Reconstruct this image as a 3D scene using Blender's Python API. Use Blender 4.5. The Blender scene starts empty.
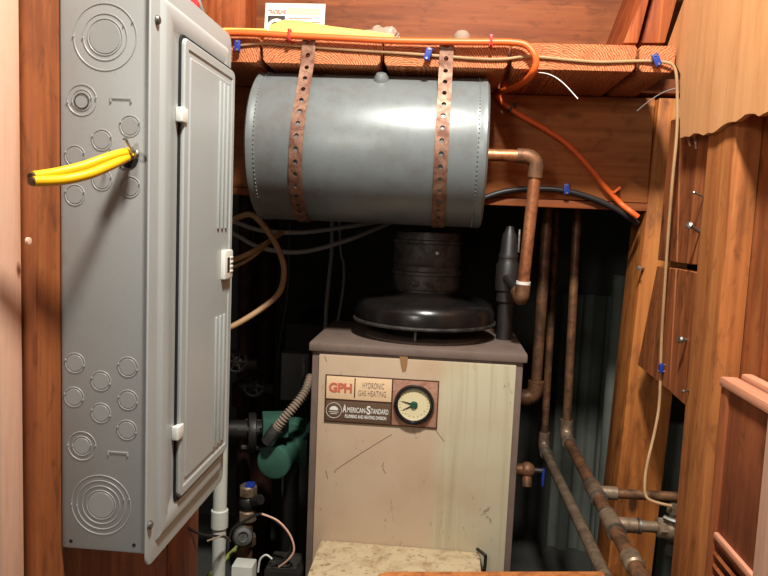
import bpy, bmesh, math, random
from mathutils import Vector, Matrix, noise
random.seed(7)
SC = bpy.context.scene
COL = SC.collection

# ---------------------------------------------------------------- camera
FPX = 700.0
YAW, PITCH, ROLL = (math.radians(a) for a in (4.6, 5.67, 2.41))
EYE = Vector((0, 0, 1.1))
FW = Vector((-math.sin(YAW)*math.cos(PITCH), math.cos(YAW)*math.cos(PITCH), -math.sin(PITCH)))
_r0 = Vector((math.cos(YAW), math.sin(YAW), 0)); _d0 = FW.cross(_r0)
RI = _r0*math.cos(ROLL) - _d0*math.sin(ROLL)
DN = _r0*math.sin(ROLL) + _d0*math.cos(ROLL)
cam = bpy.data.objects.new('camera', bpy.data.cameras.new('camera')); COL.objects.link(cam)
m = Matrix.Identity(4)
for i in range(3):
    m[i][0] = RI[i]; m[i][1] = -DN[i]; m[i][2] = -FW[i]; m[i][3] = EYE[i]
cam.matrix_world = m
cam.data.sensor_width = 36; cam.data.lens = FPX*36/768; cam.data.clip_start = .02
SC.camera = cam

# ---------------------------------------------------------------- light, world, exposure
w = bpy.data.worlds.new('room'); SC.world = w; w.use_nodes = True
w.node_tree.nodes['Background'].inputs[0].default_value = (1.0, .92, .84, 1)
w.node_tree.nodes['Background'].inputs[1].default_value = .12

def area(name, loc, target, size, power, col):
    l = bpy.data.lights.new(name, 'AREA'); l.shape = 'DISK'; l.size = size; l.energy = power; l.color = col
    o = bpy.data.objects.new(name, l); COL.objects.link(o); o.location = loc
    o.rotation_euler = (Vector(target)-Vector(loc)).to_track_quat('-Z', 'Y').to_euler()
area('ceiling_bulb', (.06, .50, 2.15), (.0, 1.4, .9), .16, 36, (1, .95, .88))
area('room_lamp', (-.55, -.6, 1.55), (.1, 1.4, 1.0), .25, 7, (1, .94, .86))
vs = SC.view_settings
vs.view_transform = 'Standard'; vs.look = 'None'; vs.gamma = 1; vs.use_curve_mapping = False; vs.exposure = 0.0

# ---------------------------------------------------------------- placing helpers
def ray(px, py): return FW*FPX + RI*(px-384) + DN*(py-288)
def PY(px, py, d): v = ray(px, py); return EYE + v*(d/v.y)
def PX(px, py, x): v = ray(px, py); return EYE + v*(x/v.x)
def PZ(px, py, z): v = ray(px, py); return EYE + v*((z-EYE.z)/v.z)
def path(*a): return [PY(*p) for p in a]

# ---------------------------------------------------------------- mesh helpers
class MB:
    def __init__(s): s.b = bmesh.new()
    def poly(s, pts, ext, bev=0, seg=2):
        """closed prism: outline pts swept by vector ext"""
        t = bmesh.new(); e = Vector(ext)
        a = [t.verts.new(Vector(p)) for p in pts]; c = [t.verts.new(Vector(p)+e) for p in pts]
        n = len(a)
        t.faces.new(a); t.faces.new(c[::-1])
        for i in range(n): t.faces.new((a[i], c[i], c[(i+1) % n], a[(i+1) % n]))
        bmesh.ops.recalc_face_normals(t, faces=t.faces[:])
        if bev: bmesh.ops.bevel(t, geom=t.edges[:], offset=bev, segments=seg, profile=.6, affect='EDGES')
        return s.add(t)
    def add(s, t):
        me = bpy.data.meshes.new('tmp'); t.to_mesh(me); t.free(); s.b.from_mesh(me); bpy.data.meshes.remove(me); return s
    def box(s, lo, hi, bev=0, seg=2):
        lo = Vector(lo); hi = Vector(hi)
        return s.poly([(lo.x, lo.y, lo.z), (hi.x, lo.y, lo.z), (hi.x, hi.y, lo.z), (lo.x, hi.y, lo.z)], (0, 0, hi.z-lo.z), bev, seg)
    def obox(s, c, ax, ay, az, bev=0):
        """box from centre and three half-axis vectors"""
        c, ax, ay, az = (Vector(v) for v in (c, ax, ay, az))
        return s.poly([c-ax-ay-az, c+ax-ay-az, c+ax+ay-az, c-ax+ay-az], az*2, bev)
    def lathe(s, prof, org, axis, n=40, cap=True):
        """prof: (radius, height) pairs along axis from org"""
        t = bmesh.new(); q = Vector((0, 0, 1)).rotation_difference(Vector(axis).normalized()); org = Vector(org)
        rings = []
        for r, h in prof:
            if r < 1e-6: rings.append([t.verts.new(org + q @ Vector((0, 0, h)))]); continue
            rings.append([t.verts.new(org + q @ Vector((r*math.cos(2*math.pi*i/n), r*math.sin(2*math.pi*i/n), h))) for i in range(n)])
        for A, B in zip(rings, rings[1:]):
            for i in range(n):
                j = (i+1) % n
                if len(A) == 1 and len(B) == 1: continue
                if len(A) == 1: t.faces.new((A[0], B[i], B[j]))
                elif len(B) == 1: t.faces.new((A[i], A[j], B[0]))
                else: t.faces.new((A[i], A[j], B[j], B[i]))
        if cap:
            if len(rings[0]) > 1: t.faces.new(rings[0][::-1])
            if len(rings[-1]) > 1: t.faces.new(rings[-1])
        bmesh.ops.recalc_face_normals(t, faces=t.faces[:])
        return s.add(t)
    def cyl(s, a, b, r, n=20, bev=0):
        a = Vector(a); b = Vector(b); L = (b-a).length
        p = [(r, 0), (r, L)] if not bev else [(r-bev, 0), (r, bev), (r, L-bev), (r-bev, L)]
        return s.lathe(p, a, b-a, n)
    def ball(s, c, r, sq=(1, 1, 1), n=16):
        t = bmesh.new(); bmesh.ops.create_uvsphere(t, u_segments=n, v_segments=max(6, n//2), radius=r)
        for v in t.verts: v.co = Vector((v.co.x*sq[0], v.co.y*sq[1], v.co.z*sq[2])) + Vector(c)
        return s.add(t)
    def tube(s, pts, r, n=10, up=None, ru=None, smooth=True, res=6):
        """round (or flat, when up/ru are given) cable through the points"""
        P = [Vector(p) for p in pts]
        if smooth and len(P) > 2:
            Q = []
            for i in range(len(P)-1):
                p0 = P[max(i-1, 0)]; p1 = P[i]; p2 = P[i+1]; p3 = P[min(i+2, len(P)-1)]
                for k in range(res):
                    t = k/res
                    Q.append(.5*((2*p1)+(p2-p0)*t+(2*p0-5*p1+4*p2-p3)*t*t+(3*p1-p0-3*p2+p3)*t**3))
            Q.append(P[-1]); P = Q
        t = bmesh.new(); rings = []; prev = None
        for i, p in enumerate(P):
            T = (P[min(i+1, len(P)-1)]-P[max(i-1, 0)]).normalized()
            if up is not None: N = Vector(up) - T*T.dot(Vector(up))
            elif prev is not None: N = prev - T*T.dot(prev)
            else: N = T.orthogonal()
            if N.length < 1e-4: N = prev or T.orthogonal()
            N.normalize(); prev = N; B = T.cross(N)
            rr = r(i/(len(P)-1)) if callable(r) else r
            rings.append([t.verts.new(p + N*math.cos(2*math.pi*k/n)*(ru or rr) + B*math.sin(2*math.pi*k/n)*rr) for k in range(n)])
        for A, Bq in zip(rings, rings[1:]):
            for k in range(n): t.faces.new((A[k], A[(k+1) % n], Bq[(k+1) % n], Bq[k]))
        t.faces.new(rings[0][::-1]); t.faces.new(rings[-1])
        bmesh.ops.recalc_face_normals(t, faces=t.faces[:])
        return s.add(t)

def obj(name, mb, mat, parent=None, smooth=True, angle=35):
    b = mb.b; me = bpy.data.meshes.new(name)
    xs = [v.co for v in b.verts]
    if parent is None:
        lo = Vector((min(v.x for v in xs), min(v.y for v in xs), min(v.z for v in xs)))
        hi = Vector((max(v.x for v in xs), max(v.y for v in xs), max(v.z for v in xs)))
        org = Vector(((lo.x+hi.x)/2, (lo.y+hi.y)/2, lo.z))
    else:
        org = Vector(parent.get('_o', (0, 0, 0)))
    for v in b.verts: v.co -= org
    if smooth:
        for f in b.faces: f.smooth = True
        for e in b.edges:
            if len(e.link_faces) != 2 or e.calc_face_angle(0) > math.radians(angle): e.smooth = False
    b.to_mesh(me); b.free(); me.materials.append(mat)
    o = bpy.data.objects.new(name, me); COL.objects.link(o)
    if parent is None: o.location = org
    else: o.parent = parent
    o['_o'] = tuple(org)
    return o
def tag(o, label, cat, group=None):
    o['label'] = label; o['category'] = cat
    if group: o['group'] = group
    return o
def thing(name, loc, label, cat, group=None):
    o = bpy.data.objects.new(name, None); COL.objects.link(o); o.location = Vector(loc); o.empty_display_size = .05
    o['_o'] = tuple(Vector(loc))
    return tag(o, label, cat, group)
def struct(name, mb, mat, **k):
    o = obj(name, mb, mat, **k); o['kind'] = 'structure'; return o
def text(name, s, org, right, up, size, mat, parent, align='LEFT', bold=0, width=None, raise_=.0006, spacing=1.0):
    cu = bpy.data.curves.new('t', 'FONT'); cu.body = s; cu.size = size; cu.align_x = align; cu.offset = bold
    cu.extrude = .0002; cu.space_character = spacing
    to = bpy.data.objects.new('t', cu); COL.objects.link(to); bpy.context.view_layer.update()
    me = bpy.data.meshes.new_from_object(to.evaluated_get(bpy.context.evaluated_depsgraph_get()))
    bpy.data.objects.remove(to); bpy.data.curves.remove(cu)
    right = Vector(right).normalized(); up = Vector(up).normalized(); n = right.cross(up)
    xs = [v.co.x for v in me.vertices]; k = 1
    if width: k = width/(max(xs)-min(xs))
    po = Vector(parent['_o'])
    for v in me.vertices: v.co = Vector(org) + right*v.co.x*k + up*v.co.y + n*(v.co.z+raise_) - po
    me.name = name; me.materials.append(mat)
    o = bpy.data.objects.new(name, me); COL.objects.link(o); o.parent = parent; return o

# ---------------------------------------------------------------- materials
def lin(c): return tuple(((v/255)/12.92 if v/255 <= .04045 else ((v/255+.055)/1.055)**2.4) for v in c)+(1,)
class NT:
    def __init__(s, name):
        s.m = bpy.data.materials.new(name); s.m.use_nodes = True; s.t = s.m.node_tree; s.bs = s.t.nodes['Principled BSDF']
    def n(s, t, **k):
        x = s.t.nodes.new(t)
        for a, b in k.items(): setattr(x, a, b)
        return x
    def l(s, a, b): s.t.links.new(a, b)
    def coord(s, scale=(1, 1, 1), rand=True):
        tc = s.n('ShaderNodeTexCoord'); mp = s.n('ShaderNodeMapping'); mp.inputs['Scale'].default_value = scale
        src = tc.outputs['Object']
        if rand:
            oi = s.n('ShaderNodeObjectInfo'); mu = s.n('ShaderNodeVectorMath', operation='MULTIPLY_ADD')
            s.l(oi.outputs['Random'], mu.inputs[0]); mu.inputs[1].default_value = (13, 7, 17); s.l(src, mu.inputs[2]); src = mu.outputs[0]
        s.l(src, mp.inputs[0]); return mp.outputs[0]
    def noise(s, vec, scale, detail=4, rough=.55, dist=0):
        x = s.n('ShaderNodeTexNoise'); s.l(vec, x.inputs['Vector']); x.inputs['Scale'].default_value = scale
        x.inputs['Detail'].default_value = detail; x.inputs['Roughness'].default_value = rough; x.inputs['Distortion'].default_value = dist
        return x.outputs[0]
    def ramp(s, f, *st):
        x = s.n('ShaderNodeValToRGB'); e = x.color_ramp.elements
        while len(e) < len(st): e.new(.5)
        for i, (p, c) in enumerate(st): e[i].position = p; e[i].color = c if len(c) == 4 else lin(c)
        s.l(f, x.inputs[0]); return x.outputs[0]
    def mix(s, a, b, f, mode='MIX'):
        x = s.n('ShaderNodeMix', data_type='RGBA', blend_type=mode)
        for v, i in ((a, x.inputs[6]), (b, x.inputs[7])):
            if isinstance(v, tuple): i.default_value = v if len(v) == 4 else lin(v)
            else: s.l(v, i)
        if isinstance(f, (int, float)): x.inputs[0].default_value = f
        else: s.l(f, x.inputs[0])
        return x.outputs[2]
    def bump(s, h, st=.3, d=.002):
        x = s.n('ShaderNodeBump'); x.inputs['Strength'].default_value = st; x.inputs['Distance'].default_value = d
        s.l(h, x.inputs['Height']); s.l(x.outputs[0], s.bs.inputs['Normal'])
    def out(s, col, rough=.5, metal=0, spec=.5):
        if isinstance(col, tuple): s.bs.inputs['Base Color'].default_value = col if len(col) == 4 else lin(col)
        else: s.l(col, s.bs.inputs['Base Color'])
        if isinstance(rough, (int, float)): s.bs.inputs['Roughness'].default_value = rough
        else: s.l(rough, s.bs.inputs['Roughness'])
        s.bs.inputs['Metallic'].default_value = metal; s.bs.inputs['Specular IOR Level'].default_value = spec
        return s.m
W0 = (0, 0, 0, 1); W1 = (1, 1, 1, 1)
def wood(name, light, mid, dark, axis='Z', stain=.45, rough=.62, gs=1.0, bl=.86):
    N = NT(name); k = .055; light, mid, dark = ((r_*1.0, g_*.99, b_*bl) for r_, g_, b_ in (light, mid, dark))
    sc = {'X': (k, 1, 1), 'Y': (1, k, 1), 'Z': (1, 1, k)}[axis]
    v = N.coord(sc)
    g = N.noise(v, 26*gs, 5, .6, 1.2)
    c = N.ramp(g, (.22, dark), (.48, mid), (.76, light))
    f = N.noise(v, 190*gs, 3, .6)
    c = N.mix(c, dark, N.ramp(f, (.54, W0), (.78, (.4, .4, .4, 1))))
    v2 = N.coord({'X': (.4, 1, 1), 'Y': (1, .4, 1), 'Z': (1, 1, .4)}[axis])
    s_ = N.noise(v2, 9, 4, .6, .6)
    c = N.mix(c, tuple(x*.45 for x in dark), N.ramp(s_, (.52, W0), (.75, (stain,)*3+(1,))))
    sp = N.noise(v2, 48, 4, .65, .5)
    c = N.mix(c, tuple(x*.5 for x in dark), N.ramp(sp, (.54, W0), (.72, (stain*.8,)*3+(1,))))
    vo = N.n('ShaderNodeTexVoronoi'); N.l(v2, vo.inputs['Vector']); vo.inputs['Scale'].default_value = 7
    c = N.mix(c, tuple(x*.4 for x in dark), N.ramp(vo.outputs['Distance'], (.05, (.85,)*3+(1,)), (.10, W0)))
    N.bump(g, .25, .0015)
    return N.out(c, rough, 0, .35)
def endgrain(name, light, mid, dark):
    N = NT(name); v = N.coord((1, .15, 1))
    tc = N.n('ShaderNodeTexCoord'); oi = N.n('ShaderNodeObjectInfo'); mp = N.n('ShaderNodeMapping')
    mr = N.n('ShaderNodeMapRange'); mr.inputs[3].default_value = -.09; mr.inputs[4].default_value = .09
    N.l(oi.outputs['Random'], mr.inputs[0]); cx = N.n('ShaderNodeCombineXYZ'); N.l(mr.outputs[0], cx.inputs[0]); cx.inputs[2].default_value = .05
    N.l(tc.outputs['Object'], mp.inputs[0]); N.l(cx.outputs[0], mp.inputs[1])
    wv = N.n('ShaderNodeTexWave', wave_type='RINGS', rings_direction='Y'); N.l(mp.outputs[0], wv.inputs['Vector'])
    wv.inputs['Scale'].default_value = 75; wv.inputs['Distortion'].default_value = 6; wv.inputs['Detail'].default_value = 3; wv.inputs['Detail Scale'].default_value = 1.5
    c = N.ramp(wv.outputs[1], (.1, dark), (.5, mid), (.9, light))
    s_ = N.noise(v, 30, 4); c = N.mix(c, dark, N.ramp(s_, (.5, W0), (.75, (.7,)*3+(1,))))
    f = N.noise(v, 260, 3); c = N.mix(c, tuple(x*.4 for x in dark), N.ramp(f, (.55, W0), (.75, (.6,)*3+(1,))))
    N.bump(f, .5, .002)
    return N.out(c, .75, 0, .3)
def painted(name, col, dirt, amt=.35, rough=.42, spec=.5, sc=18, bump=.08, metal=0):
    N = NT(name); v = N.coord((1, 1, 1))
    a = N.noise(v, sc, 6, .62)
    c = N.mix(col, dirt, N.ramp(a, (.45, W0), (.8, (amt,)*3+(1,))))
    f = N.noise(v, 260, 2); c = N.mix(c, dirt, N.ramp(f, (.62, W0), (.75, (amt*.9,)*3+(1,))))
    if bump: N.bump(N.noise(v, 500, 2), bump, .001)
    return N.out(c, rough, metal, spec)
def metal(name, a, b, rough=.4, met=.85, sc=24, d=.25):
    N = NT(name); v = N.coord((1, 1, 1))
    x = N.noise(v, sc, 6, .65, .6)
    c = N.ramp(x, (.36, b), (.62, a))
    f = N.noise(v, 150, 3); c = N.mix(c, tuple(q*.45 for q in b), N.ramp(f, (.55, W0), (.75, (.6,)*3+(1,))))
    r = N.n('ShaderNodeMapRange'); N.l(x, r.inputs[0]); r.inputs[3].default_value = rough+d; r.inputs[4].default_value = rough-.12
    N.bump(f, .15, .001)
    return N.out(c, r.outputs[0], met)
def plain(name, col, rough=.5, met=0, spec=.5): return NT(name).out(lin(col), rough, met, spec)

M = {}
M['plywood'] = wood('plywood', (226, 172, 122), (218, 160, 108), (198, 138, 88), 'Z', .12, .6, 1.3, .97)
M['jamb'] = wood('pale_pine', (226, 188, 154), (218, 176, 140), (194, 142, 102), 'Z', .1, .65, 1, 1.05)
M['stud'] = wood('pine_stud', (204, 138, 90), (182, 112, 68), (124, 66, 38), 'Z', .6)
M['post'] = wood('golden_post', (214, 146, 86), (186, 112, 60), (120, 64, 32), 'Z', .7)
M['brownwall'] = wood('brown_plank', (176, 110, 68), (150, 84, 50), (100, 50, 28), 'Z', .65)
M['board'] = wood('old_red_board', (196, 122, 80), (154, 88, 55), (90, 44, 28), 'Z', .8)
M['rust_x'] = wood('red_brown_beam', (170, 98, 58), (146, 80, 46), (116, 56, 30), 'X', .55)
M['joist_x'] = wood('back_joist', (196, 124, 78), (176, 104, 62), (130, 68, 38), 'X', .55)
M['ply_y'] = wood('plank_underside', (150, 84, 50), (124, 64, 36), (84, 38, 22), 'Y', .4)
M['rafter'] = wood('rafter', (196, 112, 66), (168, 84, 46), (112, 50, 26), 'Z', .6)
M['end'] = endgrain('end_grain', (214, 140, 92), (190, 112, 68), (150, 78, 46))
M['shutter'] = wood('shutter_brown', (164, 96, 62), (142, 76, 48), (104, 50, 30), 'Z', .45)
M['worn'] = wood('worn_edge', (232, 172, 132), (214, 148, 108), (176, 108, 72), 'Y', .15, .62, 1, 1.05)
M['shim'] = wood('yellow_shim', (246, 214, 140), (240, 202, 122), (220, 172, 90), 'X', .05)
M['grey'] = painted('grey_enamel', lin((170, 177, 175)), lin((150, 148, 140)), .2, .38, .5, 10, .05)
M['greybox'] = painted('grey_box_enamel', lin((150, 151, 148)), lin((130, 122, 112)), .3, .42, .5, 8, .05)
M['tank'] = painted('tank_grey', lin((122, 130, 130)), lin((92, 80, 68)), .45, .36, .5, 22, .1, .2)
M['trimbrown'] = painted('boiler_brown', lin((118, 102, 92)), lin((78, 62, 54)), .5, .5, .4, 20)
M['black'] = painted('black_iron', lin((34, 32, 31)), lin((60, 50, 44)), .5, .45, .5, 30, .3)
M['hood'] = painted('black_enamel', lin((20, 19, 19)), lin((46, 38, 32)), .5, .25, .5, 14, .05)
M['flue'] = metal('dull_galvanised', (84, 80, 76), (40, 38, 36), .5, .5)
M['copper'] = metal('aged_copper', (206, 138, 94), (144, 86, 58), .38, .6)
M['darkcopper'] = metal('tarnished_copper', (150, 106, 74), (88, 64, 48), .45, .45)
M['fitting'] = metal('soldered_fitting', (164, 142, 118), (112, 92, 74), .4, .5)
M['redpipe'] = metal('rusty_iron_pipe', (78, 44, 34), (40, 26, 22), .6, .3)
M['strap'] = metal('rusty_strap', (156, 120, 98), (108, 70, 54), .5, .4, 40)
M['galv'] = metal('galvanised', (176, 176, 172), (120, 118, 112), .35, .9)
M['green'] = painted('green_enamel', lin((66, 108, 92)), lin((38, 62, 52)), .45, .38, .5, 30, .05)
M['cement'] = painted('concrete', lin((76, 76, 72)), lin((48, 45, 40)), .8, .9, .2, 6, .4)
M['sheet'] = painted('grey_green_sheet', lin((104, 110, 102)), lin((62, 58, 52)), .6, .7, .3, 9, .2)
M['orange'] = plain('orange_jacket', (240, 104, 40), .45)
M['yellow'] = plain('yellow_jacket', (240, 188, 20), .38)
M['tan'] = painted('tan_jacket', lin((180, 142, 100)), lin((110, 80, 54)), .6, .6)
M['greycable'] = plain('grey_jacket', (150, 148, 142), .5)
M['blackcable'] = plain('black_jacket', (40, 38, 38), .45)
M['blue'] = plain('blue_plastic', (32, 56, 146), .4)
M['red'] = plain('red_plastic', (206, 34, 36), .4)
M['white'] = plain('white_plastic', (228, 228, 220), .45)
M['pvc'] = painted('white_pvc', lin((206, 210, 200)), lin((150, 150, 136)), .3, .5)
M['card'] = plain('paper_card', (240, 232, 214), .7)
M['ink'] = plain('dark_ink', (54, 46, 42), .7)
M['redink'] = plain('red_ink', (198, 104, 78), .7)
M['peach'] = plain('peach_ink', (236, 188, 160), .7)
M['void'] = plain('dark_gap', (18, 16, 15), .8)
M['stone'] = painted('grey_stone', lin((150, 130, 112)), lin((100, 84, 70)), .5, .8)
M['platecream'] = plain('plate_cream', (232, 200, 160), .4)
M['platebrown'] = plain('plate_brown', (98, 76, 58), .4)
M['platecopper'] = metal('plate_copper', (206, 158, 132), (176, 126, 104), .42, .35, 30, .1)
M['plateframe'] = plain('plate_frame', (70, 42, 28), .45)
M['dial'] = plain('dial_face', (226, 214, 170), .5)
M['bezel'] = plain('bezel_black', (18, 18, 22), .18)
M['chrome'] = plain('chrome', (200, 200, 200), .2, 1)
M['dialgreen'] = plain('dial_green', (40, 84, 62), .4)
def glassy():
    N = NT('clear_plastic'); N.bs.inputs['Transmission Weight'].default_value = .55; N.bs.inputs['IOR'].default_value = 1.2
    return N.out(lin((222, 206, 186)), .3)
M['bag'] = glassy()
def boiler_front():
    N = NT('boiler_cream'); v = N.coord((1, 1, 1), False)
    tan = (190, 168, 142); pale = (190, 182, 154)
    sx = N.n('ShaderNodeSeparateXYZ'); N.l(v, sx.inputs[0])
    nx = N.noise(N.coord((1, 1, .05), False), 30, 4, .6)
    ad = N.n('ShaderNodeMath', operation='MULTIPLY_ADD'); N.l(nx, ad.inputs[0]); ad.inputs[1].default_value = .05; N.l(sx.outputs[0], ad.inputs[2])
    c = N.mix(lin(tan), lin(pale), N.ramp(ad.outputs[0], (.055, W0), (.085, W1)))
    st = N.noise(N.coord((1, 1, .03), False), 70, 4, .6, .2)
    k = N.ramp(st, (.50, W0), (.70, (.42,)*3+(1,)))
    right = N.ramp(ad.outputs[0], (.055, W0), (.09, W1))
    mm = N.mix(k, W0, .0); kk = N.n('ShaderNodeMix', data_type='RGBA', blend_type='MULTIPLY'); kk.inputs[0].default_value = 1
    N.l(mm, kk.inputs[6]); N.l(right, kk.inputs[7])
    c = N.mix(c, lin((150, 134, 98)), kk.outputs[2])
    # scratches and specks of dirt
    sp = N.noise(N.coord((1, 1, .3), False), 55, 5, .7, 1.5)
    c = N.mix(c, lin((96, 66, 42)), N.ramp(sp, (.645, W0), (.70, (.75,)*3+(1,))))
    bl = N.noise(v, 6, 4); c = N.mix(c, lin((170, 136, 100)), N.ramp(bl, (.45, W0), (.75, (.5,)*3+(1,))))
    return N.out(c, .5, 0, .35)
M['cream'] = boiler_front()
def dirty_shelf():
    N = NT('dirty_cream'); v = N.coord((1, 1, 1), False)
    a = N.noise(v, 22, 6, .7, .8); c = N.mix(lin((196, 178, 142)), lin((128, 84, 48)), N.ramp(a, (.46, W0), (.72, (.7,)*3+(1,))))
    f = N.noise(v, 90, 4); c = N.mix(c, lin((70, 46, 30)), N.ramp(f, (.58, W0), (.7, (.7,)*3+(1,))))
    return N.out(c, .7)
M['dirty'] = dirty_shelf()

# ================================================================ THE SETTING
struct('floor', MB().box((-1.0, -.6, -.05), (1.2, 2.5, 0)), M['cement'], smooth=False)
struct('wall_back', MB().box((-1.0, 2.4, 0), (1.2, 2.46, 1.46)), M['cement'], smooth=False)
struct('wall_left_recess', MB().box((-1.0, 1.30, 0), (-.95, 2.4, 1.46)), M['cement'], smooth=False)
struct('wall_right_recess', MB().box((1.1, .9, 0), (1.15, 2.4, 1.46)), M['cement'], smooth=False)
struct('ceiling', MB().box((-1.0, 1.62, 1.40), (1.2, 2.46, 1.43)), M['ply_y'], smooth=False)
wb = MB()
z = 1.434
for h in (.30, .2): wb.box((-1.0, 1.76, z), (.62, 1.785, z+h-.002), .002); z += h
struct('wall_upper_back', wb, M['rust_x'])
# boarded left wall the panel hangs on
wl = MB()
for a, b in ((.741, 1.128), (1.132, 1.287)): wl.box((-.47, a, 0), (-.4485, b, 1.75), .002)
struct('wall_left', wl, M['brownwall'])
wr = MB()
for a, b in ((.55, .76), (.763, .958)): wr.box((.459, a, 0), (.482, b, 1.9), .002)
struct('wall_right', wr, M['stud'])

# ================================================================ TIMBER
# planks laid flat overhead, their sawn ends towards the room
seams = [222, 261, 382.5, 510, 638, 680]
xs = [PY(s, 55, 1.35).x for s in seams]; xs[0] = xs[1]-.235; xs[-1] = .409
plab = ['dark-edged flat plank end beside the grey panel cover', 'flat plank end carrying the rusty strap nearer the grey panel',
        'flat plank end above the right half of the grey tank', 'flat plank end right of the tank, above the orange cable loop',
        'narrow flat plank end with blue staple meeting the plywood']
for i in range(5):
    a, b = xs[i]+.002, xs[i+1]-.002; c = .007
    P = [(a+c, 1.35, 1.386), (b-c, 1.35, 1.386), (b-.002, 1.35, 1.386+c*.9), (b, 1.35, 1.428), (b-.004, 1.35, 1.434), (a+.004, 1.35, 1.434), (a, 1.35, 1.428), (a+.002, 1.35, 1.386+c*.9)]
    o = obj('plank', MB().poly(P, (0, .39, 0), .0012, 1), M['end']); tag(o, plab[i], 'plank', 'overhead planks')
tag(obj('joist', MB().box((-.62, 1.596, 1.158), (.445, 1.636, 1.3845), .003), M['joist_x']), 'reddish joist running behind the copper elbow and orange cable', 'beam')
tag(obj('ledger_strip', MB().box((-.62, 1.592, 1.140), (.452, 1.62, 1.1565), .002), M['rust_x']), 'thin wooden strip along the bottom of the reddish joist', 'strip')
# left jamb
tag(obj('jamb_stud', MB().box((-.62, .70, 0), (PY(22, 288, .7385).x, .7385, 1.9), .003), M['jamb']), 'pale new pine stud at the far left edge', 'stud')
# leaning far post on the right
A = [PY(660, 92, 1.59), PY(607, 576, 1.59)]
dirv = (A[1]-A[0]).normalized(); bot = A[0]+dirv*((A[0].z)/-dirv.z); top = A[0]+dirv*((A[0].z-1.384)/-dirv.z)
wv_ = Vector((.1, 0, 0))
tag(obj('corner_post', MB().poly([bot, bot+wv_, top+wv_, top], (0, .12, 0), .003), M['post']), 'golden leaning post between the dark void and the wall boards', 'post')
# stud and sheathing boards
tag(obj('wall_stud', MB().box((.42, 1.084, 0), (.4585, 1.192, 1.9), .003), M['stud']), 'rough orange stud below the jagged plywood edge', 'stud')
def wallboard(px, x, t=.022): 
    return MB().poly([PX(a, b, x) for a, b in px], (t, 0, 0), .0015, 1)
bl = [([(671, 120), (680.5, 118), (676.5, 262.5), (657.5, 260)], 'upper narrow dark board behind the hanging tan cable'),
      ([(681.5, 118), (714, 110), (714, 267), (677.5, 263)], 'upper dark red board left of the rough stud, bolt in it'),
      ([(657, 266), (676, 268.5), (669, 391), (637.5, 365)], 'lower narrow scuffed board behind the hanging tan cable'),
      ([(677, 268.5), (712, 275), (708, 426), (670, 392)], 'lower wide scuffed board left of the rough stud')]
tag(obj('sheathing_board', MB().box((.4595, .962, 0), (.482, 1.19, 1.9), .002), M['brownwall']), 'wide brown board recessed just right of the rough stud', 'board')
for p, l in bl: tag(obj('sheathing_board', wallboard(p, .434), M['board']), l, 'board', 'dark wall boards')
# jagged plywood
e = []
for i in range(0, 29):
    t = i/28; e.append((680+t*130, 139-t*40+random.uniform(-1.8, 1.8)+(4 if 4 < i < 9 else 0)-(3 if 12 < i < 17 else 0)))
P = [(667, 47), (686, -6), (705, -60), (790, -60), (790, 60)] + [q for q in e[::-1] if q[0] < 790] + [(680, 100), (680.5, 74)]
pw = MB().poly([PX(a, b, .411) for a, b in P], (.008, 0, 0))
tag(obj('plywood_sheet', pw, M['plywood'], smooth=False), 'smooth light plywood sheet with jagged torn lower edge', 'plywood')
# splinters left by the torn edge
for k, (a, b, c) in enumerate(((694, 133, 149), (688, 138, 146))):
    p = PX(a, b, .4285); q = PX(a+1, c, .4285)
    tag(obj('splinter', MB().poly([p, p+Vector((0, .004, 0)), q], (.003, 0, 0)), M['jamb']), ['longer', 'shorter'][k]+' pale splinter hanging under the jagged plywood edge', 'splinter')
# rafters above
def px_prism(px, d, t, bev=.003): return MB().poly([PY(a, b, d) for a, b in px], (0, t, 0), bev)
def ext(a, b, y): t = (y-a[1])/(b[1]-a[1]); return (a[0]+(b[0]-a[0])*t, y)
def quad(l0, l1, r0, r1, y0=-90, y1=43): return [ext(l0, l1, y0), ext(r0, r1, y0), ext(r0, r1, y1), ext(l0, l1, y1)]
tag(obj('rafter', px_prism(quad((640, 0), (622, 47), (649, 0), (637, 47)), 1.46, .25), M['rafter']), 'slanting rafter with its deep dark side facing the tank', 'rafter')
tag(obj('rafter', px_prism(quad((651, 0), (639, 47), (677, 0), (664, 47)), 1.5, .05), M['rafter']), 'reddish slanting rafter beside the plywood sheet', 'rafter')
tag(obj('wall_stud', px_prism(quad((200, 0), (212, 33), (245.5, 0), (245.5, 33), -90, 38), 1.52, .09), M['rafter']), 'grainy reddish stud above the top of the grey panel', 'stud')
# shutters and near post, lower right
def shutter(x, y0, y1, ztop, label, T):
    t = thing('shutter', (x, (y0+y1)/2, 0), label, 'shutter', 'old wooden shutters leaning by the right wall')
    s = .024
    for a, b in ((y0, y0+s), (y1-s, y1)): obj('stile', MB().box((x, a, 0), (x+T, b, ztop), .002), M['shutter'], t)
    r = obj('top_rail', MB().box((x-.004, y0, ztop), (x+T, y1, ztop+.014), .004), M['worn'], t); r['label'] = 'worn pale top edge'
    obj('panel', MB().box((x+.004, y0+s, .665), (x+T-.003, y1-s, ztop), .001), M['shutter'], t)
    r = obj('middle_rail', MB().box((x-.002, y0+s, .660), (x+T, y1-s, .670), .003), M['worn'], t); r['label'] = 'worn pale middle edge'
    r2 = obj('bottom_rail', MB().box((x, y0+s, 0), (x+T, y1-s, .08), .003), M['shutter'], t)
    lv = MB(); z = .09
    while z < .65:
        lv.obox((x+T/2, (y0+y1)/2, z), (T*.42, 0, -.009), (0, (y1-y0)/2-s, 0), (.0016, 0, .002)); z += .018
    obj('louvre_panel', lv, M['shutter'], t)
    return t
xs1 = PY(722, 376, 1.035); xs2 = PY(738, 373, 1.035)
shutter(xs1.x, .835, 1.035, xs1.z-.014, 'front leaning brown shutter with pale worn top edge', .022)
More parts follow.
